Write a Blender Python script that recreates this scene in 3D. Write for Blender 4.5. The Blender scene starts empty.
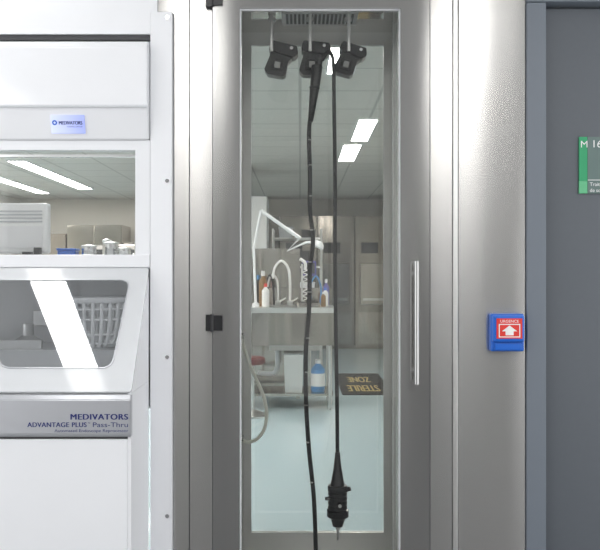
import bpy, bmesh, math
from mathutils import Vector, Matrix

scene = bpy.context.scene
COL = scene.collection
H = 1.25; D = 2.5

# ------------------------------------------------------------ materials
def new_mat(name):
    m = bpy.data.materials.new(name); m.use_nodes = True
    nt = m.node_tree
    return m, nt, nt.nodes['Principled BSDF']

def plain(name, col, rough=0.5, metal=0.0, coat=0.0, noise=0.04, scale=8.0, spec=0.5, alpha=1.0, crough=0.03):
    m, nt, b = new_mat(name)
    tc = nt.nodes.new('ShaderNodeTexCoord')
    n = nt.nodes.new('ShaderNodeTexNoise'); n.inputs['Scale'].default_value = scale
    mx = nt.nodes.new('ShaderNodeMix'); mx.data_type = 'RGBA'
    mx.inputs['A'].default_value = (*[c*(1-noise) for c in col], 1)
    mx.inputs['B'].default_value = (*[min(1, c*(1+noise)) for c in col], 1)
    nt.links.new(tc.outputs['Object'], n.inputs['Vector'])
    nt.links.new(n.outputs['Fac'], mx.inputs['Factor'])
    nt.links.new(mx.outputs['Result'], b.inputs['Base Color'])
    b.inputs['Roughness'].default_value = rough
    b.inputs['Metallic'].default_value = metal
    b.inputs['Coat Weight'].default_value = coat
    b.inputs['Coat Roughness'].default_value = crough
    b.inputs['Specular IOR Level'].default_value = spec
    b.inputs['Alpha'].default_value = alpha
    return m

def steel(name, col=(0.6, 0.59, 0.57), rough=0.25, aniso=0.92, var=0.012, grain=(1.0, 1.0, 40), wave=0.10):
    m, nt, b = new_mat(name)
    tc = nt.nodes.new('ShaderNodeTexCoord')
    mp = nt.nodes.new('ShaderNodeMapping'); mp.inputs['Scale'].default_value = grain
    n = nt.nodes.new('ShaderNodeTexNoise'); n.inputs['Scale'].default_value = 1.0; n.inputs['Detail'].default_value = 1
    nt.links.new(tc.outputs['Object'], mp.inputs['Vector']); nt.links.new(mp.outputs['Vector'], n.inputs['Vector'])
    mx = nt.nodes.new('ShaderNodeMix'); mx.data_type = 'RGBA'
    mx.inputs['A'].default_value = (*[c*(1-var) for c in col], 1)
    mx.inputs['B'].default_value = (*[min(1, c*(1+var)) for c in col], 1)
    nt.links.new(n.outputs['Fac'], mx.inputs['Factor'])
    nt.links.new(mx.outputs['Result'], b.inputs['Base Color'])
    n2 = nt.nodes.new('ShaderNodeTexNoise'); n2.inputs['Scale'].default_value = 1.6; n2.inputs['Detail'].default_value = 0
    mp2 = nt.nodes.new('ShaderNodeMapping'); mp2.inputs['Scale'].default_value = (5, 1, 0.2)
    bp = nt.nodes.new('ShaderNodeBump'); bp.inputs['Strength'].default_value = wave; bp.inputs['Distance'].default_value = 0.02
    nt.links.new(tc.outputs['Object'], mp2.inputs['Vector']); nt.links.new(mp2.outputs['Vector'], n2.inputs['Vector'])
    nt.links.new(n2.outputs['Fac'], bp.inputs['Height']); nt.links.new(bp.outputs['Normal'], b.inputs['Normal'])
    b.inputs['Roughness'].default_value = rough
    b.inputs['Metallic'].default_value = 1.0
    b.inputs['Anisotropic'].default_value = aniso
    cx = nt.nodes.new('ShaderNodeCombineXYZ'); cx.inputs[0].default_value = 0.02; cx.inputs[2].default_value = 1.0
    nt.links.new(cx.outputs[0], b.inputs['Tangent'])
    return m

def glass(name, tint=(0.93, 0.96, 0.95), refl=1.0, rough=0.0, extra=0.0):
    m, nt, b = new_mat(name)
    nt.nodes.remove(b)
    out = nt.nodes['Material Output']
    tr = nt.nodes.new('ShaderNodeBsdfTransparent'); tr.inputs['Color'].default_value = (*tint, 1)
    gl = nt.nodes.new('ShaderNodeBsdfGlossy'); gl.inputs['Roughness'].default_value = rough
    fr = nt.nodes.new('ShaderNodeFresnel'); fr.inputs['IOR'].default_value = 1.5
    ma = nt.nodes.new('ShaderNodeMath'); ma.operation = 'MULTIPLY_ADD'
    ma.inputs[1].default_value = refl; ma.inputs[2].default_value = extra
    nt.links.new(fr.outputs[0], ma.inputs[0])
    mix = nt.nodes.new('ShaderNodeMixShader')
    nt.links.new(ma.outputs[0], mix.inputs[0]); nt.links.new(tr.outputs[0], mix.inputs[1]); nt.links.new(gl.outputs[0], mix.inputs[2])
    nt.links.new(mix.outputs[0], out.inputs['Surface'])
    return m

def emit(name, col, s):
    m, nt, b = new_mat(name)
    b.inputs['Base Color'].default_value = (*col, 1)
    b.inputs['Emission Color'].default_value = (*col, 1)
    b.inputs['Emission Strength'].default_value = s
    return m

def tiles(name, col, line, size, rough=0.7):
    m, nt, b = new_mat(name)
    tc = nt.nodes.new('ShaderNodeTexCoord')
    br = nt.nodes.new('ShaderNodeTexBrick'); br.offset = 0
    br.inputs['Color1'].default_value = (*col, 1); br.inputs['Color2'].default_value = (*[c*0.97 for c in col], 1)
    br.inputs['Mortar'].default_value = (*line, 1)
    br.inputs['Scale'].default_value = 1.0; br.inputs['Mortar Size'].default_value = 0.012
    br.inputs['Brick Width'].default_value = size; br.inputs['Row Height'].default_value = size
    nt.links.new(tc.outputs['Object'], br.inputs['Vector']); nt.links.new(br.outputs['Color'], b.inputs['Base Color'])
    b.inputs['Roughness'].default_value = rough
    return m

def lcd(name, x0, x1):
    m, nt, b = new_mat(name)
    tc = nt.nodes.new('ShaderNodeTexCoord'); sp = nt.nodes.new('ShaderNodeSeparateXYZ')
    mr = nt.nodes.new('ShaderNodeMapRange'); mr.inputs['From Min'].default_value = x0; mr.inputs['From Max'].default_value = x1
    cr = nt.nodes.new('ShaderNodeValToRGB')
    cr.color_ramp.elements[0].color = (0.66, 0.72, 0.98, 1); cr.color_ramp.elements[1].color = (0.36, 0.42, 0.85, 1)
    nt.links.new(tc.outputs['Object'], sp.inputs[0]); nt.links.new(sp.outputs['X'], mr.inputs['Value'])
    nt.links.new(mr.outputs['Result'], cr.inputs['Fac'])
    nt.links.new(cr.outputs['Color'], b.inputs['Emission Color']); nt.links.new(cr.outputs['Color'], b.inputs['Base Color'])
    b.inputs['Emission Strength'].default_value = 0.22
    return m

M_WHITE = plain('white_powdercoat', (0.86, 0.87, 0.90), 0.35, noise=0.015)
M_WHITE2 = plain('white_plastic', (0.84, 0.85, 0.88), 0.3, coat=0.2, noise=0.015)
M_BASIN = plain('white_basket_plastic', (0.93, 0.94, 0.95), 0.3, noise=0.01)
M_BASING = plain('grey_basin', (0.60, 0.61, 0.62), 0.3, metal=0.2, noise=0.03)
M_GREYW = plain('pale_grey_plastic', (0.60, 0.62, 0.65), 0.35, noise=0.02)
M_BAND = plain('silver_grey_band', (0.50, 0.51, 0.54), 0.28, metal=0.45, noise=0.02)
M_DKGREY = plain('dark_seam', (0.07, 0.07, 0.075), 0.6)
M_BLACK = plain('black_rubber', (0.012, 0.012, 0.014), 0.22, noise=0.1)
M_BLACKP = plain('black_plastic', (0.018, 0.018, 0.020), 0.28, noise=0.1)
M_STEEL = steel('brushed_steel', (0.62, 0.61, 0.595))
M_STEELD = steel('brushed_steel_door', (0.49, 0.485, 0.475), 0.22)
M_STEELB = steel('brushed_steel_bright', (0.78, 0.77, 0.755), 0.3)
M_LINING = plain('mirror_steel_lining', (0.84, 0.84, 0.82), 0.07, metal=1.0, noise=0.01)
M_REARD = plain('satin_rear_door_steel', (0.78, 0.78, 0.76), 0.3, metal=0.3, noise=0.01)
M_STEELR = steel('satin_steel_back', (0.54, 0.52, 0.49), 0.3, 0.7)
M_STEELK = steel('dark_mirror_steel', (0.34, 0.31, 0.275), 0.16, 0.6)
M_STEELM = steel('mid_mirror_steel', (0.48, 0.45, 0.41), 0.12, 0.6)
M_CHROME = plain('chrome', (0.8, 0.8, 0.8), 0.12, metal=1.0, noise=0.01)
M_HANDLE = plain('round_brushed_bar', (0.52, 0.52, 0.51), 0.22, metal=1.0, noise=0.01)
M_SATIN = plain('satin_metal', (0.70, 0.70, 0.69), 0.34, metal=0.9, noise=0.01)
M_ROD = plain('bright_polished_rod', (0.92, 0.92, 0.91), 0.2, metal=0.1, noise=0.01, coat=0.5)
M_GLASS = glass('clear_glass', (0.972, 0.975, 0.968), 1.1)
M_LIDG = glass('lid_acrylic', (0.96, 0.97, 0.98), 1.3, 0.02, 0.05)
M_LIDF = plain('lid_clear_border', (0.84, 0.86, 0.89), 0.35, coat=0.8, noise=0.01, alpha=0.6, crough=0.05)
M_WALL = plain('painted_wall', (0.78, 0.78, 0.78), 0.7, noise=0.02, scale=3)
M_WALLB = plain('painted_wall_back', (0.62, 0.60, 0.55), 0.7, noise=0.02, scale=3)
M_FLOOR = plain('vinyl_floor', (0.54, 0.665, 0.71), 0.12, noise=0.04, scale=40)
M_FLOORF = plain('vinyl_floor_front', (0.14, 0.145, 0.15), 0.35, noise=0.04, scale=40)
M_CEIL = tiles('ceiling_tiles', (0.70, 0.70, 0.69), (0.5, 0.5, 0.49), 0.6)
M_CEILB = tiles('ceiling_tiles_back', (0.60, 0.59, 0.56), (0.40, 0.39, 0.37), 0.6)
M_DOOR = plain('grey_blue_paint', (0.105, 0.118, 0.136), 0.45, noise=0.03, scale=60)
M_DFRAME = plain('grey_blue_frame_paint', (0.165, 0.19, 0.225), 0.4, noise=0.02)
M_DARKC = plain('dark_grey_laminate', (0.055, 0.055, 0.055), 0.5, noise=0.02)
M_BLUE = plain('blue_plastic', (0.01, 0.13, 0.60), 0.3, coat=0.3)
M_LBLUE = plain('pale_blue_plastic', (0.10, 0.30, 0.62), 0.35)
M_RED = plain('red_plastic', (0.75, 0.04, 0.03), 0.35)
M_GREEN = plain('green_plate', (0.02, 0.34, 0.14), 0.4)
M_GREENL = plain('pale_green_plate', (0.12, 0.48, 0.24), 0.4)
M_NAVY = plain('navy_ink', (0.02, 0.03, 0.16), 0.5)
M_SIGNG = plain('sign_grey_green', (0.115, 0.175, 0.165), 0.35)
M_PAPER = plain('white_print', (0.85, 0.85, 0.85), 0.5)
M_MARK = plain('grey_mark', (0.38, 0.38, 0.37), 0.5)
M_HOSE = plain('cream_silicone', (0.90, 0.91, 0.82), 0.35)
M_BROWN = plain('amber_plastic', (0.25, 0.14, 0.05), 0.3)
M_MAT = plain('black_carpet_mat', (0.025, 0.022, 0.02), 0.95)
M_GOLD = plain('gold_print', (0.55, 0.42, 0.16), 0.8)
M_SCREEN = lcd('lcd_screen', -0.812, -0.703)
M_LAMP = emit('lamp_panel', (1.0, 0.99, 0.97), 7.5)
M_LAMPB = emit('lamp_panel_back', (1.0, 0.975, 0.94), 20.0)
M_PURPLE = plain('violet_plastic', (0.12, 0.10, 0.35), 0.4)

# ------------------------------------------------------------ helpers
def finish(o, parent=None, label=None, cat=None, kind=None, group=None):
    if parent: o.parent = parent
    if label: o['label'] = label
    if cat: o['category'] = cat
    if kind: o['kind'] = kind
    if group: o['group'] = group
    return o

def from_bm(bm, name, mat, smooth=False, split=None, **k):
    me = bpy.data.meshes.new(name)
    bmesh.ops.recalc_face_normals(bm, faces=bm.faces)
    bm.to_mesh(me); bm.free()
    if smooth:
        for p in me.polygons: p.use_smooth = len(p.vertices) == 4
    me.materials.append(mat)
    o = bpy.data.objects.new(name, me); COL.objects.link(o)
    if split:
        md = o.modifiers.new('es', 'EDGE_SPLIT'); md.split_angle = math.radians(split)
    return finish(o, **k)

def add_box(bm, x0, x1, y0, y1, z0, z1, M=None):
    vs = [bm.verts.new((x, y, z)) for x in (x0, x1) for y in (y0, y1) for z in (z0, z1)]
    f = [(0,1,3,2),(4,6,7,5),(0,4,5,1),(2,3,7,6),(0,2,6,4),(1,5,7,3)]
    for q in f: bm.faces.new([vs[i] for i in q])
    if M is not None:
        for v in vs: v.co = M @ v.co
    return vs

def box(name, x0, x1, y0, y1, z0, z1, mat, bev=0.0, M=None, **k):
    bm = bmesh.new(); add_box(bm, x0, x1, y0, y1, z0, z1, M)
    if bev: bmesh.ops.bevel(bm, geom=list(bm.edges), offset=bev, segments=3, affect='EDGES', profile=0.5)
    return from_bm(bm, name, mat, **k)

def boxes(name, lst, mat, M=None, **k):
    bm = bmesh.new()
    for b in lst: add_box(bm, *b, M)
    return from_bm(bm, name, mat, **k)

def prism(name, pts, axis, a0, a1, mat, bev=0.0, M=None, **k):
    bm = bmesh.new()
    def mk(p, a):
        return {'x': (a, p[0], p[1]), 'y': (p[0], a, p[1]), 'z': (p[0], p[1], a)}[axis]
    A = [bm.verts.new(mk(p, a0)) for p in pts]; B = [bm.verts.new(mk(p, a1)) for p in pts]
    bm.faces.new(A); bm.faces.new(B[::-1])
    n = len(pts)
    for i in range(n): bm.faces.new([A[i], B[i], B[(i+1) % n], A[(i+1) % n]])
    if M is not None:
        for v in bm.verts: v.co = M @ v.co
    if bev:
        bmesh.ops.recalc_face_normals(bm, faces=bm.faces)
        bmesh.ops.bevel(bm, geom=list(bm.edges), offset=bev, segments=2, affect='EDGES')
    return from_bm(bm, name, mat, **k)

def rrect(x0, x1, z0, z1, r, n=5):
    out = []
    for cx, cz, a in ((x1-r, z1-r, 0), (x0+r, z1-r, 90), (x0+r, z0+r, 180), (x1-r, z0+r, 270)):
        for i in range(n+1):
            t = math.radians(a+90*i/n); out.append((cx+r*math.cos(t), cz+r*math.sin(t)))
    return out

def frame(name, outer, inner, axis, a0, a1, mat, M=None, **k):
    bm = bmesh.new()
    def mk(p, a):
        return {'x': (a, p[0], p[1]), 'y': (p[0], a, p[1]), 'z': (p[0], p[1], a)}[axis]
    L = []
    for pts, a in ((outer, a0), (inner, a0), (inner, a1), (outer, a1)):
        L.append([bm.verts.new(mk(p, a)) for p in pts])
    n = len(outer)
    for j in range(4):
        P, Q = L[j], L[(j+1) % 4]
        for i in range(n): bm.faces.new([P[i], P[(i+1) % n], Q[(i+1) % n], Q[i]])
    if M is not None:
        for v in bm.verts: v.co = M @ v.co
    return from_bm(bm, name, mat, **k)

def rect_frame(name, x0, x1, z0, z1, ix0, ix1, iz0, iz1, y0, y1, mat, **k):
    return frame(name, [(x0,z0),(x1,z0),(x1,z1),(x0,z1)], [(ix0,iz0),(ix1,iz0),(ix1,iz1),(ix0,iz1)], 'y', y0, y1, mat, **k)

def catmull(pts, sub=6):
    P = [Vector(p) for p in pts]
    if len(P) < 3: return P
    out = []
    for i in range(len(P)-1):
        p0 = P[max(i-1, 0)]; p1 = P[i]; p2 = P[i+1]; p3 = P[min(i+2, len(P)-1)]
        for s in range(sub):
            t = s/sub
            out.append(0.5*((2*p1)+(p2-p0)*t+(2*p0-5*p1+4*p2-p3)*t*t+(3*p1-p0-3*p2+p3)*t**3))
    out.append(P[-1]); return out

def sweep_bm(bm, pts, rad, seg=12, sub=6, smooth=True):
    pts2 = catmull(pts, sub) if smooth else [Vector(p) for p in pts]
    n = len(pts2)
    if hasattr(rad, '__len__'):
        rr = []
        for i in range(n):
            t = i/(n-1)*(len(rad)-1); a = int(min(t, len(rad)-2)); rr.append(rad[a]+(rad[a+1]-rad[a])*(t-a))
    else: rr = [rad]*n
    rings = []; up = None
    for i, p in enumerate(pts2):
        t = (pts2[min(i+1, n-1)]-pts2[max(i-1, 0)]).normalized()
        if up is None:
            up = Vector((0, 1, 0)) if abs(t.y) < 0.9 else Vector((1, 0, 0))
        a = (up-t*up.dot(t)).normalized(); up = a; b = t.cross(a)
        rings.append([bm.verts.new(p+(a*math.cos(2*math.pi*j/seg)+b*math.sin(2*math.pi*j/seg))*rr[i]) for j in range(seg)])
    for i in range(n-1):
        for j in range(seg):
            bm.faces.new([rings[i][j], rings[i][(j+1) % seg], rings[i+1][(j+1) % seg], rings[i+1][j]])
    bm.faces.new(rings[0]); bm.faces.new(rings[-1][::-1])

def sweep(name, pts, rad, mat, seg=12, sub=6, smooth=True, **k):
    bm = bmesh.new(); sweep_bm(bm, pts, rad, seg, sub, smooth)
    return from_bm(bm, name, mat, smooth=True, split=62, **k)

def lathe(name, prof, loc, mat, seg=28, M=None, **k):
    bm = bmesh.new(); rings = []
    for r, z in prof:
        rings.append([bm.verts.new((max(r, 1e-4)*math.cos(2*math.pi*j/seg), max(r, 1e-4)*math.sin(2*math.pi*j/seg), z)) for j in range(seg)])
    for i in range(len(rings)-1):
        for j in range(seg):
            bm.faces.new([rings[i][j], rings[i][(j+1) % seg], rings[i+1][(j+1) % seg], rings[i+1][j]])
    bm.faces.new(rings[0]); bm.faces.new(rings[-1][::-1])
    for v in bm.verts:
        if M is not None: v.co = M @ v.co
        v.co += Vector(loc)
    return from_bm(bm, name, mat, smooth=True, split=35, **k)

def text(name, s, size, M, mat, bold=0.0, align='LEFT', width=None, space=1.0, **k):
    cu = bpy.data.curves.new(name+'_cu', 'FONT'); cu.body = s; cu.size = 1.0; cu.extrude = 0
    cu.align_x = align; cu.space_character = space
    t = bpy.data.objects.new(name+'_tmp', cu); COL.objects.link(t)
    bpy.context.view_layer.update()
    dg = bpy.context.evaluated_depsgraph_get()
    me = bpy.data.meshes.new_from_object(t.evaluated_get(dg))
    bpy.data.objects.remove(t); bpy.data.curves.remove(cu)
    xs = [v.co.x for v in me.vertices]
    sx = size if width is None else width/(max(xs)-min(xs))
    me.transform(Matrix.Diagonal((sx, size, 1, 1)))
    if bold:
        bm = bmesh.new()
        for i in range(3):
            c = me.copy(); c.transform(Matrix.Translation((-bold*i/2, 0, i*2e-5))); bm.from_mesh(c); bpy.data.meshes.remove(c)
        bm.to_mesh(me); bm.free()
    me.transform(M)
    me.materials.clear(); me.materials.append(mat); me.name = name
    o = bpy.data.objects.new(name, me); COL.objects.link(o)
    return finish(o, **k)

def wallM(x, y, z):
    return Matrix.Translation((x, y, z)) @ Matrix.Rotation(math.radians(90), 4, 'X')

def empty(name, loc, label, cat, group=None):
    e = bpy.data.objects.new(name, None); e.empty_display_size = 0.05
    e.location = loc; COL.objects.link(e)
    e['label'] = label; e['category'] = cat
    if group: e['group'] = group
    return e

def adopt(e):
    for c in e.children:
        c.matrix_parent_inverse = Matrix.Translation(e.location).inverted()

# ------------------------------------------------------------ setting
S = dict(kind='structure')
box('floor', -5, 2.6, 0.0, 11, -0.1, 0, M_FLOOR, label='pale blue-green sheet vinyl floor', **S)
box('floor_front', -3, 2.6, -5.2, -0.001, -0.1, 0, M_FLOORF, label='grey sheet vinyl floor', **S)
box('ceiling', -3, 2.6, -5.2, 0.0, 2.75, 2.85, M_CEIL, label='white tiled ceiling of the front room', **S)
box('wall_south', -3, 2.6, -5.3, -5.2, 0, 2.85, M_WALL, label='white painted wall', **S)
box('wall_north', -1.3, -0.475, 0.0, 0.34, 2.125, 2.75, M_WHITE, label='white painted partition wall above the washer', **S)
box('wall_north_left', -3, -1.3, 0, 0.34, 0, 2.75, M_WALL, label='white painted partition wall', **S)
box('trim_1', -0.42, -0.3705, 0.0, 0.34, 0.0, 2.12, M_STEEL, label='brushed stainless steel cladding strip', **S)
box('trim_5', -0.473, -0.3705, 0.0, 0.34, 2.1205, 2.75, M_STEEL, label='brushed stainless steel cladding strip above the washer frame', **S)
box('wall_north_top', -0.367, 0.751, 0.0, 0.34, 2.33, 2.75, M_STEEL, label='brushed stainless steel cladding above the cabinet', **S)
box('wall_north_right', 0.5285, 0.752, 0.0, 0.34, 0, 2.33, M_STEEL, bev=0.002, label='brushed stainless steel wall cladding panel', **S)
box('trim_2', 0.5095, 0.525, -0.006, 0.34, 0, 2.33, M_STEELB, bev=0.002, label='bright stainless steel joint strip', **S)
box('trim_3', 0.753, 0.817, -0.012, 0.30, 0, 2.155, M_DFRAME, bev=0.003, label='grey-blue painted steel door frame upright', **S)
box('trim_4', 0.753, 1.95, -0.012, 0.30, 2.157, 2.24, M_DFRAME, bev=0.003, label='grey-blue painted steel door frame head', **S)
box('wall_north_above_door', 0.753, 2.6, 0, 0.3, 2.242, 2.75, M_WALL, label='white painted wall above the door', **S)
box('door_1', 0.820, 1.86, 0.035, 0.085, 0.005, 2.150, M_DOOR, label='dark grey-blue painted door leaf', **S)
box('wall_north_far_right', 1.87, 2.6, 0, 0.3, 0, 2.155, M_WALL, label='white painted wall', **S)
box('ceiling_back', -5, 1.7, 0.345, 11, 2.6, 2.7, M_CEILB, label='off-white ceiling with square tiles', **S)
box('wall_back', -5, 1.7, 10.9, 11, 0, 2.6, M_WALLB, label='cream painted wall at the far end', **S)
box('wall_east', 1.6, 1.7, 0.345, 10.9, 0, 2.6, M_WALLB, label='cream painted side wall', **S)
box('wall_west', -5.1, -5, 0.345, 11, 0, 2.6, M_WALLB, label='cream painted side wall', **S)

def ceiling_lamp(x0, x1, y0, y1, z, mat, group, rot=0):
    e = empty('ceiling_light', ((x0+x1)/2, (y0+y1)/2, z), 'flush rectangular white fluorescent ceiling light', 'ceiling light', group)
    box('diffuser', x0+0.012, x1-0.012, y0+0.012, y1-0.012, z-0.012, z-0.004, mat, parent=e)
    frame('housing', [(x0,y0),(x1,y0),(x1,y1),(x0,y1)], [(x0+.012,y0+.012),(x1-.012,y0+.012),(x1-.012,y1-.012),(x0+.012,y1-.012)], 'z', z-0.016, z-0.001, M_WHITE, parent=e)
    adopt(e)
    e.rotation_euler = (0, 0, math.radians(rot))
ZC = 2.75
FG = 'front room ceiling lights'; BG = 'back room ceiling lights'
ceiling_lamp(-1.40, -1.19, -1.60, -0.08, ZC, M_LAMP, FG, 14)
for (x, y) in ((-1.0, -3.8), (1.45, -3.9), (1.0, -2.2), (2.1, -3.0), (-2.4, -3.6), (-0.62, -2.2)):
    ceiling_lamp(x-0.15, x+0.15, y-0.6, y+0.6, ZC, M_LAMP, FG)
ZB = 2.6
ceiling_lamp(0.50, 0.68, 3.95, 5.0, ZB, M_LAMPB, BG)
ceiling_lamp(0.44, 0.64, 5.2, 6.3, ZB, M_LAMPB, BG)
ceiling_lamp(0.17, 0.36, 1.9, 2.5, ZB, M_LAMPB, BG)
ceiling_lamp(-3.45, -3.22, 6.3, 9.2, ZB, M_LAMPB, BG)
ceiling_lamp(-4.3, -4.1, 7.0, 9.8, ZB, M_LAMPB, BG)
ceiling_lamp(-1.6, -1.3, 1.2, 3.6, ZB, M_LAMPB, BG)
ceiling_lamp(-2.45, -2.3, 9.2, 10.2, ZB, M_LAMPB, BG)
ceiling_lamp(-2.6, -2.3, 3.6, 5.6, ZB, M_LAMPB, BG)

# ------------------------------------------------------------ drying cabinet
cab = empty('drying_cabinet', (0.07, 0.17, 0), 'tall stainless steel endoscope drying cabinet with glass doors', 'cabinet')
K = dict(parent=cab)
boxes('body', [(-0.367, -0.292, 0.0, 0.34, 0.0, 2.328), (0.434, 0.507, 0.0, 0.34, 0.0, 2.328),
               (-0.292, 0.434, 0.0, 0.34, 2.262, 2.328), (-0.292, 0.434, 0.0, 0.34, 0.0, 0.14)], M_STEEL, **K)
CZ = 2.168
boxes('inner_lining', [(-0.291, -0.215, 0.02, 0.328, 0.19, CZ), (0.345, 0.433, 0.02, 0.328, 0.19, CZ),
                       (-0.291, 0.433, 0.02, 0.339, CZ, 2.261), (-0.291, 0.433, 0.02, 0.339, 0.141, 0.19)], M_LINING, **K)
for b_ in ((0.336, 0.3445, 0.10, 0.112, 0.191, CZ-0.001), (0.336, 0.3445, 0.225, 0.237, 0.191, CZ-0.001), (-0.2145, -0.207, 0.14, 0.152, 0.191, CZ-0.001)):
    box('side_strip', *b_, M_ROD, **K)  # thin pale upright strips on the inner side walls
for b_ in ((0.4283, 0.4338, -0.006, 0.0195, 0.16, 2.255), (-0.2918, -0.2883, -0.006, 0.0195, 0.16, 2.255)):
    box('door_gap_seal', *b_, M_DKGREY, **K)
for b_ in ((0.5072, 0.5093, 0.002, 0.3, 0.0, 2.328), (0.5253, 0.5282, 0.002, 0.3, 0.0, 2.328), (-0.3703, -0.3672, 0.002, 0.3, 0.0, 2.328)):
    box('panel_joint', *b_, M_DKGREY, **K)
dr = rect_frame('door', -0.288, 0.428, 0.16, 2.255, -0.2, 0.333, 0.235, 2.133, -0.022, 0.012, M_STEELD, **K)
rect_frame('gasket', -0.1995, 0.3325, 0.2355, 2.1325, -0.195, 0.328, 0.240, 2.128, -0.012, 0.006, M_WHITE2, parent=dr)
box('glass_pane', -0.1945, 0.3275, -0.005, -0.001, 0.2405, 2.1275, M_GLASS, parent=dr)
HX = 0.379
sweep('handle', [(HX, -0.062, 0.895), (HX, -0.062, 1.295)], 0.0078, M_HANDLE, seg=28, smooth=False, parent=dr)
for zz in (0.935, 1.255):
    sweep('handle_standoff', [(HX, -0.0535, zz), (HX, -0.0265, zz)], 0.006, M_HANDLE, seg=14, smooth=False, parent=dr)
    sweep('handle_rosette', [(HX, -0.0263, zz), (HX, -0.0223, zz)], 0.011, M_HANDLE, seg=20, smooth=False, parent=dr)
for zz in (2.165, 1.092, 0.22):
    h = boxes('hinge', [(-0.312, -0.2925, -0.022, -0.001, zz-0.027, zz+0.027), (-0.287, -0.255, -0.030, -0.0225, zz-0.025, zz+0.025)], M_BLACKP, parent=cab)
    sweep('hinge_pin', [(-0.2900, -0.027, zz-0.029), (-0.2900, -0.027, zz+0.029)], 0.006, M_BLACKP, seg=12, smooth=False, parent=h)
bd = rect_frame('rear_door', -0.288, 0.43, 0.16, 2.19, -0.186, 0.318, 0.273, 2.12, 0.341, 0.365, M_REARD, **K)
box('glass_pane', -0.1855, 0.3175, 0.351, 0.355, 0.2735, 2.1195, M_GLASS, parent=bd)
rect_frame('rear_seal', -0.1875, 0.3195, 0.2715, 2.1215, -0.184, 0.316, 0.275, 2.118, 0.336, 0.3405, M_ROD, parent=bd)
vent = []
for i in range(17):
    xx = -0.05+i*0.0145
    vent.append((xx, xx+0.008, 0.135, 0.235, CZ-0.0035, CZ-0.0015))
boxes('vent_slots', vent, M_DKGREY, **K)
boxes('vent_plate', [(-0.065, 0.205, 0.115, 0.255, CZ-0.0012, CZ-0.0004)], M_PAPER, **K)

def hanger(xc, tilt, dx=0.0, sc_=1.0):
    y = 0.17
    r = lathe('hook', [(0.014, CZ-0.014), (0.014, CZ-0.004)], (xc, y, 0), M_ROD, seg=18, parent=cab)
    sweep('rod', [(xc, y-0.040, CZ-0.002), (xc, y-0.040, 2.035)], 0.0062, M_ROD, seg=14, smooth=False, parent=r)
    T = Matrix.Translation((xc+dx, y, 2.055)) @ Matrix.Rotation(math.radians(tilt), 4, 'Y') @ Matrix.Diagonal((sc_, 1, sc_, 1))
    prism('clamp_plate', [(-0.006, 0.010), (0.000, 0.022), (0.088, 0.016), (0.096, -0.010), (0.082, -0.026), (-0.008, -0.014)],
              'y', -0.030, 0.030, M_BLACKP, bev=0.002, M=T, parent=r)
    prism('clamp_body', [(0.002, -0.015), (0.078, -0.027), (0.066, -0.042), (0.064, -0.088), (0.054, -0.097), (0.000, -0.096), (-0.014, -0.082), (-0.006, -0.050)],
              'y', -0.026, 0.026, M_BLACKP, bev=0.002, M=T, parent=r)
    prism('clamp_jaw', [(0.012, -0.042), (0.048, -0.046), (0.050, -0.082), (0.006, -0.080)],
              'y', -0.034, -0.0265, M_BLACK, bev=0.002, M=T, parent=r)
    box('clamp_latch', 0.020, 0.040, -0.040, -0.0345, -0.074, -0.052, M_MARK, bev=0.002, M=T, parent=r)
    sweep('clamp_screw', [T @ Vector((0.07, -0.0305, 0.004)), T @ Vector((0.07, -0.036, 0.004))], 0.006, M_CHROME, seg=12, smooth=False, parent=r)
hanger(-0.0997, 9); hanger(0.0356, 2, -0.022, 1.02); hanger(0.171, 14, -0.022, 0.95)
def PX(px, py, y=0.17):
    s = (D+y)/750.0
    return ((px-300)*s, y, H+(275-py)*s)
ah = sweep('air_hose', [PX(240.5, 336, .2), PX(244, 348, .2), PX(252, 370, .2), PX(262, 392, .2), PX(266.5, 411, .2), PX(264.5, 428, .2), PX(257, 439, .2), PX(247, 442, .2), PX(240.5, 438, .2)], 0.0062, M_HOSE, sub=10, parent=cab, label='cream silicone hose loop')
for py in (336, 438):
    p = PX(238, py, .2); sweep('hose_fitting', [(-0.2145, 0.2, p[2]), (-0.203, 0.2, p[2])], 0.011, M_CHROME, smooth=False, parent=ah)
adopt(cab)

# ------------------------------------------------------------ endoscope
Y = 0.112
endo = empty('endoscope', (0.04, Y, 2.0), 'black flexible endoscope hanging from the middle hook', 'endoscope')
tp = [(320, 58), (317, 74), (313, 100), (309, 130), (310, 175), (310, 210), (313, 240), (310, 270), (309, 310), (306, 350), (306, 400), (309, 450), (314, 500), (316, 560), (316, 572)]
sweep('light_guide_tube', [PX(a, b, Y) for a, b in tp], 0.0078, M_BLACK, seg=14, sub=8, parent=endo)
sweep('strain_relief', [PX(317, 66, Y), PX(315, 84, Y), PX(312.5, 104, Y), PX(310.4, 122, Y)], [0.020, 0.018, 0.0135, 0.0090], M_BLACKP, seg=16, parent=endo)
lathe('strain_relief_ring', [(0.0185, -0.004), (0.0185, 0.004)], PX(314.4, 88, Y), M_BLACK, parent=endo)
tp2 = [(322, 60), (328, 52), (333, 60), (334, 100), (335, 180), (335, 260), (336, 340), (337, 400), (337.5, 458)]
sweep('insertion_tube', [PX(a, b, Y) for a, b in tp2], 0.0068, M_BLACK, seg=14, sub=8, parent=endo)
for (a, b) in ((309.4, 140), (310, 165), (310.2, 196), (312, 230), (310.3, 262), (309.5, 292), (307, 338), (306, 372), (306, 405), (308, 442), (312, 482)):
    lathe('depth_mark', [(0.0083, -0.0022), (0.0083, 0.0022)], Vector(PX(a, b, Y)), M_MARK, seg=16, parent=endo, label='pale depth mark ring')
x, y, z0 = PX(337.5, 452, Y)
s = (D+Y)/750
def up(l): return [(r, z*s) for r, z in l][::-1]
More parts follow.
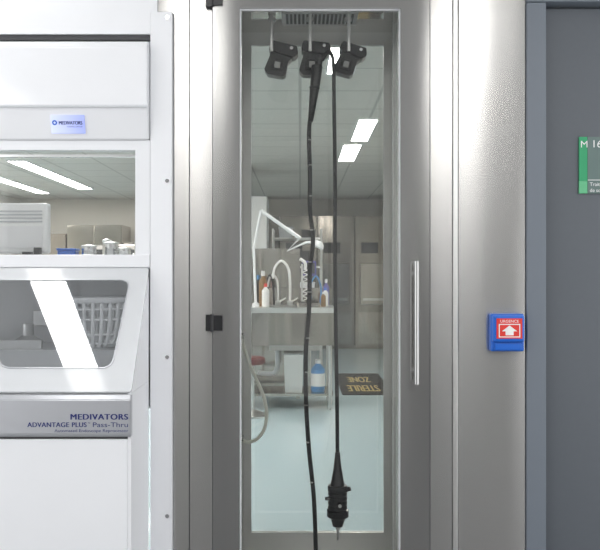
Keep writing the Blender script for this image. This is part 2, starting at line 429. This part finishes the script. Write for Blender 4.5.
lathe('connector_boot', up([(0.0085, 0), (0.0105, -7), (0.0145, -16), (0.021, -27), (0.0255, -33)]), (x, y, z0), M_BLACKP, parent=endo)
lathe('connector_collar', up([(0.033, -33.2), (0.035, -34.5), (0.035, -38), (0.033, -39)]), (x, y, z0), M_BLACKP, parent=endo)
ribs = []
for i in range(4):
    zz = -39.2-i*4.6
    ribs += [(0.0315, zz), (0.0335, zz-0.8), (0.0335, zz-3.2), (0.0315, zz-4.0)]
lathe('connector_body', up(ribs), (x, y, z0), M_BLACKP, parent=endo)
lathe('connector_flange', up([(0.038, -57.8), (0.038, -64), (0.030, -65.5), (0.024, -68), (0.018, -74)]), (x+0.001, y, z0), M_BLACK, parent=endo)
lathe('connector_pin', up([(0.009, -74.2), (0.009, -77), (0.005, -77.5), (0.005, -87), (0.003, -88)]), (x+0.002, y, z0), M_SATIN, parent=endo)
sweep('side_port', [(x-0.026, y-0.014, z0-45*s), (x-0.042, y-0.020, z0-45*s)], 0.0065, M_CHROME, seg=16, smooth=False, parent=endo)
sweep('side_port', [(x+0.026, y-0.014, z0-37*s), (x+0.043, y-0.020, z0-35*s)], 0.0075, M_BLACKP, seg=16, smooth=False, parent=endo)
sweep('side_port', [(x+0.006, y-0.030, z0-50*s), (x+0.006, y-0.046, z0-50*s)], 0.009, M_BLACK, seg=16, smooth=False, parent=endo)
sweep('port_ring', [(x+0.006, y-0.0462, z0-50*s), (x+0.006, y-0.049, z0-50*s)], 0.006, M_SATIN, seg=16, smooth=False, parent=endo)
adopt(endo)

# ------------------------------------------------------------ washer
w = empty('endoscope_washer', (-0.9, 0.0, 0), 'white pass-through endoscope washing machine with sloped clear lid', 'washing machine')
K = dict(parent=w)
fr = boxes('cabinet_frame', [(-0.493, -0.4225, -0.03, 0.34, 0.0, 2.117), (-1.298, -0.4935, -0.03, 0.34, 2.044, 2.117)], M_WHITE, **K)
for zz in (2.098, 1.56, 0.98, 0.457):
    sweep('screw', [(-0.437, -0.0305, zz), (-0.437, -0.034, zz)], 0.0065, M_CHROME, seg=14, smooth=False, parent=fr)
box('top_seam', -1.298, -0.494, -0.02, 0.0, 2.028, 2.0435, M_DKGREY, **K)
cov = [(-0.030, 2.014)]
for i in range(7):
    t = math.radians(90-15*i); cov.append((-0.042-0.024*math.cos(t), 1.990+0.024*math.sin(t)))
cov += [(-0.066, 1.800), (-0.063, 1.795), (-0.036, 1.695), (0.03, 1.695), (0.03, 2.014)]
cv = prism('upper_cover', cov, 'x', -1.298, -0.496, M_WHITE2, bev=0.003, **K)
ang = math.atan2(0.027, 0.10)
DM = Matrix.Translation((0, -0.0635, 1.792)) @ Matrix.Rotation(ang, 4, 'X')
dsp = box('display', -0.812, -0.703, -0.003, 0.002, -0.081, -0.022, M_SCREEN, M=DM, parent=cv, label='small glowing white and blue display')
R90 = Matrix.Rotation(math.radians(90), 4, 'X')
text('display_lettering', 'MEDIVATORS', 0.016, DM @ Matrix.Translation((-0.709, -0.0035, -0.052)) @ R90, M_NAVY, align='RIGHT', width=0.076, bold=0.0012, parent=dsp)
text('display_lettering', 'CANTEL GROUP', 0.006, DM @ Matrix.Translation((-0.710, -0.0035, -0.061)) @ R90, M_NAVY, align='RIGHT', width=0.05, parent=dsp)
frame('display_logo', [(-0.800+0.008*math.cos(t*math.pi/8), -0.046+0.008*math.sin(t*math.pi/8)) for t in range(16)],
      [(-0.800+0.004*math.cos(t*math.pi/8), -0.046+0.004*math.sin(t*math.pi/8)) for t in range(16)], 'y', -0.0042, -0.0032, M_BLUE, M=DM, parent=dsp)
boxes('cover_lip', [(-1.298, -0.4945, -0.069, -0.0665, 1.795, 1.799)], M_GREYW, **K)
wf = frame('window_frame', [(-1.298, 1.273), (-0.4945, 1.273), (-0.4945, 1.694), (-1.298, 1.694)],
           [(-1.25, 1.317), (-0.543, 1.317), (-0.543, 1.662), (-1.25, 1.662)], 'y', -0.028, 0.02, M_WHITE2, **K)
box('window_pane', -1.2495, -0.5435, -0.006, -0.002, 1.3175, 1.6615, M_GLASS, parent=wf)
box('window_sill', -1.298, -0.4945, -0.034, -0.0285, 1.275, 1.317, M_WHITE2, bev=0.002, parent=wf)
box('window_rail', -1.25, -0.5435, -0.022, -0.0065, 1.640, 1.648, M_CHROME, parent=wf)
boxes('chamber_shelf', [(-1.298, -0.4945, 0.021, 0.62, 1.275, 1.300)], M_GREYW, **K)
box('side_panel', -0.508, -0.498, -0.288, -0.031, 0.0, 0.901, M_WHITE, **K)
prism('side_cheek', [(-0.031, 0.902), (-0.286, 0.902), (-0.031, 1.243)], 'x', -0.508, -0.498, M_WHITE, **K)
box('front_panel', -1.298, -0.5085, -0.290, -0.275, 0.0, 0.766, M_WHITE, bev=0.003, **K)
box('panel_seam', -1.298, -0.5085, -0.286, -0.276, 0.7665, 0.7735, M_DKGREY, **K)
bandy = -0.303
bn = prism('name_band', [(bandy+0.010, 0.898), (bandy, 0.884), (bandy, 0.784), (bandy+0.008, 0.774), (-0.276, 0.774), (-0.276, 0.898)], 'x', -1.298, -0.497, M_BAND, bev=0.002, **K)
k2 = (D+bandy)/750
def bx(px): return (px-300)*k2
def bz(py): return H-(py-275)*k2
text('lettering', 'MEDIVATORS', 0.0235, wallM(bx(128.5), bandy-0.0008, bz(419.5)), M_NAVY, bold=0.0022, space=1.12, align='RIGHT', width=57*k2, parent=bn)
text('lettering', 'ADVANTAGE PLUS', 0.0200, wallM(bx(87), bandy-0.0008, bz(427)), M_NAVY, bold=0.0012, space=1.08, align='RIGHT', width=59*k2, parent=bn)
text('lettering', '\u2122', 0.009, wallM(bx(87.5), bandy-0.0008, bz(424.5)), M_NAVY, align='LEFT', parent=bn)
text('lettering', 'Pass-Thru', 0.0200, wallM(bx(128.5), bandy-0.0008, bz(427)), M_NAVY, align='RIGHT', width=35*k2, parent=bn)
text('lettering', 'Automated Endoscope Reprocessor', 0.0125, wallM(bx(128.5), bandy-0.0008, bz(432)), M_NAVY, align='RIGHT', width=74*k2, parent=bn)
boxes('basin', [(-1.298, -0.5085, -0.27, 0.30, 0.80, 0.81), (-1.298, -0.5085, -0.01, 0.30, 0.81, 1.0), (-1.298, -0.5085, 0.30, 0.31, 0.80, 1.274)], M_BASING, **K)
box('spray_bracket', -0.99, -0.90, 0.275, 0.2995, 1.06, 1.12, M_SATIN, bev=0.004, **K)
box('basin_rail', -1.28, -0.87, 0.02, 0.04, 1.0005, 1.03, M_SATIN, **K)
lathe('rotor_hub', [(0.05, 1.0005), (0.05, 1.02), (0.02, 1.04), (0.02, 1.08)], (-0.95, 0.12, 0), M_SATIN, **K)
T0 = Vector((0, -0.032, 1.268)); T1 = Vector((0, -0.292, 0.903))
dv = (T1-T0); LL = dv.length; dv.normalize()
nn = Vector((0, dv.z, -dv.y)); nn = nn if nn.z > 0 else -nn
LM = Matrix(((1, 0, 0, 0), (0, nn.y, dv.y, T0.y), (0, nn.z, dv.z, T0.z), (0, 0, 0, 1)))
def ring4(a, b, c, d, r=0.03, n=5):
    out = []
    P = [Vector(p) for p in (a, b, c, d)]
    for i in range(4):
        p = P[i]; q = (P[i-1]-p).normalized(); s2 = (P[(i+1) % 4]-p).normalized()
        A = p+q*r; B = p+s2*r
        for j in range(n+1):
            t = j/n; out.append(tuple((1-t)**2*A+2*t*(1-t)*p+t*t*B))
    return out
def inset(g, r):
    return ring4((-1.04+g, .10*LL+g), (-0.550-g, .10*LL+g), (-0.562-g, .83*LL-g), (-0.90+g*1.2, .83*LL-g), r)
outer = ring4((-1.296, 0), (-0.496, 0), (-0.496, LL), (-1.296, LL), 0.01)
ld = frame('lid', outer, inset(0, .035), 'y', 0.0, 0.008, M_LIDF, M=LM, **K)
frame('lid_seal', inset(0.0006, .035), inset(0.0036, .033), 'y', 0.001, 0.0095, M_BAND, M=LM, parent=ld)
prism('lid_pane', inset(0.004, .032), 'y', 0.004, 0.007, M_LIDG, M=LM, parent=ld)
adopt(w)

BX, BY = -0.705, 0.08
bk = empty('basket', (BX, BY, 1.0), 'round white plastic slatted basket inside the washer basin', 'basket')
bm = bmesh.new()
def cir(r, t): return (BX+r*math.cos(t), BY+r*0.68*math.sin(t))
prof = [(0.062, 1.008), (0.090, 1.020), (0.108, 1.050), (0.119, 1.10), (0.122, 1.165)]
for (r, zz) in prof + [(0.121, 1.135)]:
    pts = [(*cir(r, 2*math.pi*i/48), zz) for i in range(49)]
    sweep_bm(bm, pts, 0.0040 if zz < 1.16 else 0.011, 8, 1, False)
from_bm(bm, 'basket_rim', M_BASIN, smooth=True, parent=bk)
bm = bmesh.new()
N = 26
for i in range(N):
    t = 2*math.pi*i/N
    sweep_bm(bm, [(*cir(r, t), zz) for r, zz in prof], 0.0065, 6, 3, True)
from_bm(bm, 'basket_slats', M_BASIN, smooth=True, parent=bk)
prism('basket_base', [cir(0.066, 2*math.pi*i/32) for i in range(32)], 'z', 1.0005, 1.008, M_BASIN, parent=bk)
adopt(bk)

# things on the pass-through shelf
mo = empty('computer_monitor', (-1.08, 0.16, 1.3), 'white ribbed computer monitor standing on the washer shelf', 'monitor')
box('monitor_housing', -1.27, -0.882, 0.12, 0.16, 1.325, 1.502, M_BASIN, bev=0.008, parent=mo)
boxes('monitor_ribs', [(-1.25, -0.90, 0.116, 0.1195, 1.47-i*0.012, 1.475-i*0.012) for i in range(4)], M_GREYW, parent=mo)
box('screen', -1.25, -0.90, 0.115, 0.1195, 1.345, 1.42, M_WHITE, parent=mo)
boxes('cable', [(-0.92, -0.90, 0.09, 0.114, 1.318, 1.345), (-0.96, -0.93, 0.09, 0.114, 1.318, 1.33)], M_BLACKP, parent=mo)
lathe('stand', [(0.06, 1.3005), (0.06, 1.306), (0.02, 1.312), (0.018, 1.324)], (-1.08, 0.15, 0), M_GREYW, parent=mo)
adopt(mo)
def tin(x, r, h, y=0.45):
    e = empty('steel_canister', (x, y, 1.3), 'small stainless steel canister on the washer shelf', 'container', 'steel canisters on the shelf')
    lathe('canister_body', [(r*0.9, 1.3005), (r, 1.306), (r, 1.3+h*0.85)], (x, y, 0), M_CHROME, parent=e)
    lathe('canister_lid', [(r*1.06, 1.3+h*0.851), (r*1.06, 1.3+h*0.93), (r*0.4, 1.3+h*0.97), (r*0.15, 1.3+h)], (x, y, 0), M_SATIN, parent=e)
    adopt(e)
tin(-0.83, 0.028, 0.07); tin(-0.755, 0.03, 0.085, 0.50); tin(-0.69, 0.026, 0.06); tin(-0.63, 0.022, 0.075, 0.52)
tin(-0.79, 0.018, 0.10, 0.57); tin(-0.66, 0.020, 0.09, 0.58)
e = empty('blue_box', (-0.90, 0.45, 1.3), 'small blue plastic box with a lid on the washer shelf', 'box')
box('box_body', -0.945, -0.875, 0.42, 0.47, 1.3005, 1.345, M_BLUE, bev=0.003, parent=e)
box('box_lid', -0.948, -0.872, 0.417, 0.473, 1.3455, 1.354, M_BLUE, bev=0.002, parent=e)
adopt(e)

# ------------------------------------------------------------ emergency call point
cp = empty('call_point', (0.683, 0.0, 1.06), 'blue emergency push unit with red and white arrow panel', 'alarm button')
box('back_box', 0.628, 0.739, -0.030, -0.001, 0.998, 1.122, M_BLUE, bev=0.006, parent=cp)
box('front_cover', 0.631, 0.736, -0.045, -0.0305, 1.030, 1.118, M_BLUE, bev=0.006, parent=cp)
box('red_panel', 0.643, 0.727, -0.0475, -0.0455, 1.042, 1.108, M_RED, parent=cp)
frame('white_outline', [(0.650, 1.046), (0.720, 1.046), (0.720, 1.090), (0.650, 1.090)], [(0.653, 1.049), (0.717, 1.049), (0.717, 1.087), (0.653, 1.087)], 'y', -0.0485, -0.0477, M_PAPER, parent=cp)
prism('arrow', [(0.660, 1.066), (0.685, 1.085), (0.710, 1.066), (0.698, 1.066), (0.698, 1.053), (0.672, 1.053), (0.672, 1.066)], 'y', -0.0500, -0.0477, M_PAPER, parent=cp)
text('lettering', 'URGENCE', 0.0125, wallM(0.685, -0.0480, 1.0945), M_PAPER, align='CENTER', width=0.06, parent=cp)
box('lower_tab', 0.640, 0.728, -0.036, -0.0305, 1.002, 1.026, M_BLUE, bev=0.003, parent=cp)
adopt(cp)

# ------------------------------------------------------------ door sign
sg = empty('door_sign', (1.05, 0.03, 1.6), 'green and grey room number sign on the door', 'sign')
ks = (D+0.03)/750
def sx_(px): return (px-300)*ks
def sz_(py): return H+(275-py)*ks
yf = 0.0345
box('plate', sx_(587.5), sx_(642), yf-0.006, yf, sz_(193.5), sz_(137), M_SIGNG, parent=sg)
box('green_strip', sx_(579), sx_(587.2), yf-0.006, yf, sz_(181), sz_(137), M_GREEN, parent=sg)
box('pale_green_strip', sx_(579), sx_(587.2), yf-0.006, yf, sz_(193.5), sz_(181.2), M_GREENL, parent=sg)
box('divider_line', sx_(587.5), sx_(642), yf-0.0066, yf-0.0061, sz_(180.4), sz_(179.8), M_PAPER, parent=sg)
text('lettering', 'M', 0.032, wallM(sx_(580), yf-0.0066, sz_(147.5)), M_PAPER, parent=sg, width=6.5*ks)
text('lettering', '1623', 0.035, wallM(sx_(591), yf-0.0066, sz_(147.5)), M_PAPER, parent=sg, width=19*ks)
text('lettering', 'Traitement', 0.017, wallM(sx_(589.5), yf-0.0066, sz_(186)), M_PAPER, parent=sg)
text('lettering', 'de scopes', 0.017, wallM(sx_(589.5), yf-0.0066, sz_(192)), M_PAPER, parent=sg)
adopt(sg)

# ------------------------------------------------------------ back room furniture
st = empty('sink_table', (-0.3, 4.7, 0), 'stainless steel sink table with lower shelf', 'sink')
K = dict(parent=st)
frame('worktop', [(-1.3, 4.4), (0.32, 4.4), (0.32, 5.05), (-1.3, 5.05)], [(-0.28, 4.5), (0.18, 4.5), (0.18, 4.9), (-0.28, 4.9)], 'z', 0.90, 0.95, M_STEELB, **K)
frame('sink_bowl', [(-0.285, 4.495), (0.185, 4.495), (0.185, 4.905), (-0.285, 4.905)], [(-0.275, 4.505), (0.175, 4.505), (0.175, 4.895), (-0.275, 4.895)], 'z', 0.56, 0.899, M_STEELR, **K)
box('bowl_bottom', -0.285, 0.185, 4.495, 4.905, 0.545, 0.559, M_STEELR, **K)
box('apron', -1.3, 0.32, 4.41, 4.43, 0.60, 0.899, M_STEELM, **K)
box('apron_side', 0.30, 0.32, 4.431, 5.04, 0.60, 0.899, M_STEELB, **K)
box('back_rail', -1.3, 0.32, 5.03, 5.05, 0.951, 1.12, M_STEELM, **K)
for (x, y) in ((-1.25, 4.46), (0.28, 4.46), (-1.25, 5.0), (0.28, 5.0)):
    sweep('leg', [(x, y, 0), (x, y, 0.60)], 0.018, M_SATIN, seg=12, smooth=False, **K)
box('lower_shelf', -1.28, 0.31, 4.485, 4.98, 0.12, 0.145, M_STEELM, **K)
sweep('drain_pipe', [(-0.22, 4.7, 0.544), (-0.22, 4.7, 0.36), (-0.27, 4.72, 0.30), (-0.40, 4.8, 0.30)], 0.022, M_GREYW, **K)
def gooseneck(x, y, h, w_, r=0.013):
    fc = lathe('faucet', [(0.03, 0.951), (0.03, 0.985), (0.014, 0.995)], (x, y, 0), M_SATIN, parent=st)
    sweep('spout', [(x, y, 0.995), (x, y, 0.95+h*.55), (x-w_*.12, y, 0.95+h*.85), (x-w_*.5, y-.01, 0.95+h), (x-w_*.88, y-.02, 0.95+h*.85), (x-w_, y-.02, 0.95+h*.6)], r, M_PAPER, parent=fc)
    sweep('lever', [(x+0.015, y, 0.985), (x+0.08, y, 1.02)], 0.008, M_SATIN, parent=fc, smooth=False)
gooseneck(-0.10, 4.97, 0.44, 0.17)
gooseneck(-0.22, 4.97, 0.30, 0.10, 0.010)
sp = sweep('spray_upright', [(0.02, 4.98, 0.951), (0.02, 4.98, 1.36)], 0.010, M_SATIN, smooth=False, parent=st)
sweep('spray_hose', [(0.05+0.022*math.cos(i*0.8), 4.96+0.022*math.sin(i*0.8), 0.97+i*0.006) for i in range(56)], 0.005, M_PAPER, sub=2, seg=8, parent=sp)
sweep('spray_gun', [(0.05, 4.95, 1.30), (0.05, 4.94, 1.37), (0.0, 4.93, 1.41)], 0.016, M_PAPER, parent=sp)
sweep('supply_hose', [(-0.26, 4.99, 0.951), (-0.27, 4.97, 1.15), (-0.30, 4.94, 1.25), (-0.33, 4.92, 1.18), (-0.33, 4.92, 1.05)], 0.009, M_BLACKP, parent=st)
sweep('rinse_hose', [(0.20, 4.99, 0.951), (0.21, 4.97, 1.12), (0.16, 4.93, 1.24), (0.10, 4.90, 1.14), (0.11, 4.88, 1.02)], 0.008, M_LBLUE, parent=st)
adopt(st)
e = empty('waste_bin', (-0.05, 4.65, 0.146), 'stainless steel box bin under the sink', 'bin')
prism('bin_body', [(-0.14, 0.146), (0.02, 0.146), (0.03, 0.50), (-0.15, 0.50)], 'y', 4.52, 4.80, M_STEELB, parent=e)
box('bin_rim', -0.155, 0.035, 4.515, 4.805, 0.5005, 0.515, M_STEEL, parent=e)
adopt(e)
e = empty('detergent_bottle', (0.17, 4.62, 0.146), 'blue plastic detergent bottle on the lower sink shelf', 'bottle')
lathe('bottle_body', [(0.06, 0.1455), (0.065, 0.16), (0.065, 0.36), (0.03, 0.40), (0.022, 0.41)], (0.17, 4.62, 0), M_LBLUE, parent=e)
lathe('cap', [(0.026, 0.411), (0.026, 0.45)], (0.17, 4.62, 0), M_PAPER, parent=e)
lathe('bottle_label', [(0.0665, 0.20), (0.0665, 0.32)], (0.17, 4.62, 0), M_PAPER, parent=e)
adopt(e)
def bottle(x, y, r, h, mat, cap, lab):
    e = empty('bottle', (x, y, 0.95), lab, 'bottle')
    lathe('bottle_body', [(r*.95, 0.9505), (r, 0.96), (r, 0.95+h*.7), (r*.4, 0.95+h*.82), (r*.35, 0.95+h*.85)], (x, y, 0), mat, parent=e)
    lathe('cap', [(r*.45, 0.9505+h*.85), (r*.45, 0.95+h)], (x, y, 0), cap, parent=e)
    adopt(e)
bottle(-0.325, 4.60, 0.035, 0.22, M_PAPER, M_RED, 'white plastic bottle with red cap beside the sink')
bottle(-0.36, 4.80, 0.04, 0.34, M_BROWN, M_PAPER, 'tall amber bottle with white cap beside the sink')
bottle(0.26, 4.97, 0.030, 0.26, M_PURPLE, M_PAPER, 'violet bottle with white cap beside the sink')
bottle(0.245, 4.72, 0.028, 0.18, M_PAPER, M_BLUE, 'white bottle with blue cap beside the sink')
bottle(-0.42, 4.98, 0.025, 0.30, M_BLACKP, M_LBLUE, 'slim black bottle with pale blue cap beside the sink')
bottle(0.22, 4.58, 0.024, 0.14, M_BROWN, M_PAPER, 'small amber bottle with white cap beside the sink')
e = empty('steel_tray', (0.0, 4.7, 0.95), 'stainless steel instrument tray laid across the sink', 'tray')
frame('tray_rim', rrect(-0.03, 0.19, 4.45, 4.85, 0.02), rrect(-0.015, 0.175, 4.465, 4.835, 0.015), 'z', 0.9505, 0.99, M_STEELM, parent=e)
prism('tray_base', rrect(-0.014, 0.174, 4.466, 4.834, 0.015), 'z', 0.9505, 0.956, M_STEELM, parent=e)
adopt(e)
e = empty('task_lamp', (-0.38, 4.85, 0.95), 'white articulated task lamp clamped on the sink table', 'lamp')
lathe('base', [(0.035, 0.9505), (0.035, 0.98), (0.015, 0.99)], (-0.42, 4.62, 0), M_WHITE, parent=e)
sweep('arm', [(-0.42, 4.62, 0.98), (-0.44, 4.62, 1.5), (-0.37, 4.62, 1.86)], 0.013, M_WHITE, smooth=False, parent=e)
sweep('arm', [(-0.37, 4.62, 1.86), (0.0, 4.6, 1.60)], 0.017, M_WHITE, smooth=False, parent=e)
sweep('arm', [(0.0, 4.6, 1.60), (-0.12, 4.6, 1.48), (0.06, 4.6, 1.56), (0.12, 4.6, 1.56)], 0.011, M_WHITE, smooth=False, parent=e)
lathe('lamp_head', [(0.06, -0.03), (0.065, -0.02), (0.055, 0.01), (0.035, 0.03), (0.01, 0.035)], (0.17, 4.6, 1.54), M_WHITE, M=Matrix.Rotation(math.radians(25), 4, 'Y'), parent=e)
adopt(e)
e = empty('device_stand', (0.1, 5.35, 0), 'dark monitoring device on a floor stand behind the sink', 'monitor')
box('device', 0.02, 0.17, 5.42, 5.48, 1.24, 1.40, M_PURPLE, bev=0.01, parent=e)
box('device_screen', 0.035, 0.155, 5.414, 5.4195, 1.265, 1.38, M_DARKC, parent=e)
sweep('pole', [(0.1, 5.46, 0.046), (0.1, 5.46, 1.239)], 0.018, M_SATIN, smooth=False, parent=e)
lathe('foot', [(0.18, 0.001), (0.18, 0.02), (0.03, 0.045)], (0.1, 5.46, 0), M_BLACKP, parent=e)
adopt(e)
e = empty('splash_screen', (-0.3, 5.2, 0), 'polished steel splash screen standing behind the sink', 'screen')
box('screen_panel', -0.60, 0.0, 5.16, 5.18, 0.12, 1.52, M_STEELM, parent=e)
for x in (-0.58, -0.02):
    box('screen_foot', x-0.02, x+0.02, 5.08, 5.30, 0.0, 0.119, M_SATIN, parent=e)
adopt(e)
e = empty('stool', (-0.36, 4.1, 0), 'low stool with dark red padded seat beside the sink', 'stool')
lathe('seat', [(0.10, 0.46), (0.11, 0.475), (0.11, 0.51), (0.095, 0.525)], (-0.42, 4.15, 0), plain('dark_red_vinyl', (0.16, 0.04, 0.04), 0.4), parent=e)
sweep('post', [(-0.42, 4.15, 0.06), (-0.42, 4.15, 0.4595)], 0.016, M_SATIN, smooth=False, parent=e)
lathe('foot', [(0.14, 0.001), (0.14, 0.015), (0.03, 0.055)], (-0.42, 4.15, 0), M_SATIN, parent=e)
adopt(e)
e = empty('cupboard', (-0.75, 7.3, 0), 'tall white storage cupboard with double doors', 'cupboard')
box('cupboard_body', -1.2, -0.42, 7.02, 7.6, 0.0, 2.25, M_GREYW, parent=e)
for a, b in ((-1.195, -0.815), (-0.805, -0.425)):
    d = box('cupboard_door', a, b, 7.0, 7.019, 0.1, 2.24, M_WALL, bev=0.003, parent=e)
    kx = (a+b)/2+(-0.15 if a > -0.9 else 0.15)
    box('knob', kx-0.01, kx+0.01, 6.975, 6.999, 1.0, 1.15, M_CHROME, parent=d)
adopt(e)
e = empty('steel_rack', (-0.1, 8.2, 0), 'open stainless steel rack with shelves', 'shelf')
for x in (-0.38, 0.30):
    for y in (8.02, 8.38):
        sweep('rack_post', [(x, y, 0), (x, y, 1.9)], 0.015, M_SATIN, smooth=False, parent=e)
for zz in (0.5, 0.95, 1.35, 1.75):
    box('rack_shelf', -0.36, 0.28, 8.0, 8.40, zz, zz+0.025, M_STEELB, parent=e)
adopt(e)
def bin_(x, z, w_, h, mat, col):
    e = empty('storage_bin', (x, 8.2, z), col+' plastic storage bin on the steel rack', 'bin', 'bins on the steel rack')
    prism('bin_body', [(x-w_*.45, z+.0005), (x+w_*.45, z+.0005), (x+w_*.5, z+h), (x-w_*.5, z+h)], 'y', 8.08, 8.32, mat, parent=e)
    box('bin_rim', x-w_*.53, x+w_*.53, 8.07, 8.33, z+h+.0005, z+h+0.015, mat, parent=e)
    adopt(e)
for (x, z, w_, h, m_, c_) in ((-0.22, 1.375, .22, .16, M_GREYW, 'pale grey'), (0.03, 1.375, .2, .2, M_DARKC, 'dark grey'), (-0.18, .975, .24, .2, M_LBLUE, 'blue'),
                          (0.1, .975, .22, .16, M_WHITE, 'white'), (-0.2, 1.775, .2, .14, M_GREYW, 'pale grey'), (0.12, 1.775, .2, .1, M_DARKC, 'dark grey')):
    bin_(x, z, w_, h, m_, c_)
def far_cab(x0, x1, top, mat, y=10.2, group='steel cabinets along the far wall', lab='tall brushed steel cabinet with double doors against the far wall'):
    e = empty('steel_cabinet', ((x0+x1)/2, y+.3, 0), lab, 'cabinet', group)
    box('cabinet_body', x0, x1, y+.02, y+.68, 0, top, mat, parent=e)
    m = (x0+x1)/2
    for a, b, hx in ((x0+.01, m-.005, m-.05), (m+.005, x1-.01, m+.03)):
        d = box('cabinet_door', a, b, y, y+.0195, 0.12, top-0.02, mat, bev=0.003, parent=e)
        box('cabinet_handle', hx, hx+.02, y-.03, y-.001, 1.0, 1.3, M_CHROME, parent=d)
    adopt(e)
for i in range(4):
    far_cab(-4.9+i*0.95, -4.9+i*0.95+0.93, (1.95, 2.1, 1.8, 2.1)[i], (M_STEELK, M_STEELM, M_STEELK, M_STEELK)[i])
def ster(x0, x1):
    e = empty('steel_sterilizer', ((x0+x1)/2, 10.5, 0), 'built-in polished steel sterilizer front with square door', 'sterilizer', 'sterilizers along the far wall')
    box('sterilizer_body', x0, x1, 10.22, 10.88, 0, 2.25, M_STEELK, parent=e)
    d = box('sterilizer_door', x0+.08, x1-.08, 10.17, 10.219, 0.75, 1.45, M_STEELM, bev=0.01, parent=e)
    box('door_handle', x0+.12, x1-.12, 10.14, 10.169, 0.82, 0.86, M_CHROME, parent=d)
    box('control_panel', x0+.1, x0+.38, 10.20, 10.219, 1.62, 1.80, M_DARKC, parent=e)
    box('lower_hatch', x0+.05, x1-.05, 10.205, 10.219, 0.08, 0.62, M_STEELM, parent=e)
    adopt(e)
ster(0.30, 0.92); ster(0.94, 1.59); ster(-0.34, 0.28); ster(-1.0, -0.36)
def machine(x0, x1, y, top, mat, col):
    e = empty('processing_unit', ((x0+x1)/2, y+.3, 0), col+' floor-standing processing unit with control panel', 'machine')
    box('unit_body', x0, x1, y, y+.6, 0, top, mat, bev=0.01, parent=e)
    box('unit_panel', x0+.06, x1-.06, y-.012, y-.0005, top-.22, top-.06, M_DARKC, parent=e)
    box('unit_door', x0+.04, x1-.04, y-.015, y-.0005, .3, top-.28, M_GREYW, bev=0.003, parent=e)
    adopt(e)
machine(-2.55, -1.95, 6.6, 1.62, M_STEELM, 'stainless steel')
machine(-1.9, -1.35, 6.0, 1.50, M_WHITE, 'white')
e = empty('floor_mat', (0.67, 6.1, 0), 'black entrance mat with gold lettering on the vinyl floor', 'mat')
prism('mat_body', rrect(0.44, 0.98, 5.3, 6.95, 0.03), 'z', 0.0005, 0.010, M_MAT, parent=e)
RT = Matrix.Rotation(math.radians(180), 4, 'Z')
text('lettering', 'ZONE', 0.62, Matrix.Translation((0.69, 6.60, 0.0112)) @ RT, M_GOLD, align='CENTER', width=0.26, bold=0.008, parent=e)
text('lettering', 'STERILE', 0.62, Matrix.Translation((0.69, 5.92, 0.0112)) @ RT, M_GOLD, align='CENTER', width=0.34, bold=0.008, parent=e)
adopt(e)
# ------------------------------------------------------------ unseen tall blocks, added to band the reflections in the steel
def reflection_prop(x0, x1, top, mat, lab):
    e = empty('reflection_block', ((x0+x1)/2, -5.0, 0), lab, 'cabinet')
    box('cabinet_body', x0, x1, -5.19, -4.8, 0, top, mat, parent=e)
    m = (x0+x1)/2
    box('cabinet_door', x0+.01, m-.003, -4.799, -4.78, 0.1, top-.02, mat, bev=0.003, parent=e)
    box('cabinet_door', m+.003, x1-.01, -4.799, -4.78, 0.1, top-.02, mat, bev=0.003, parent=e)
    adopt(e)
reflection_prop(-0.84, -0.64, 2.6, M_DARKC, 'dark grey block added out of view for the steel to reflect')
reflection_prop(1.14, 1.28, 2.6, M_DARKC, 'narrow dark grey block added out of view for the steel to reflect')
reflection_prop(-1.30, -1.2, 2.6, M_DARKC, 'slim dark grey block added out of view for the steel to reflect')
reflection_prop(1.42, 1.50, 2.6, M_DFRAME, 'slim grey block added out of view for the steel to reflect')
reflection_prop(1.98, 2.20, 2.6, M_DARKC, 'wide dark grey block added out of view for the steel to reflect')

# ------------------------------------------------------------ world / camera
wd = bpy.data.worlds.new('world'); scene.world = wd; wd.use_nodes = True
wd.node_tree.nodes['Background'].inputs['Color'].default_value = (0.98, 0.99, 1.0, 1)
wd.node_tree.nodes['Background'].inputs['Strength'].default_value = 1.25

cam = bpy.data.cameras.new('camera'); cam.lens = 45.0; cam.sensor_width = 36.0
co = bpy.data.objects.new('camera', cam); COL.objects.link(co)
co.location = (0, -D, H); co.rotation_euler = (math.radians(90), 0, 0)
scene.camera = co
scene.view_settings.view_transform = 'Standard'
scene.view_settings.exposure = 0.55
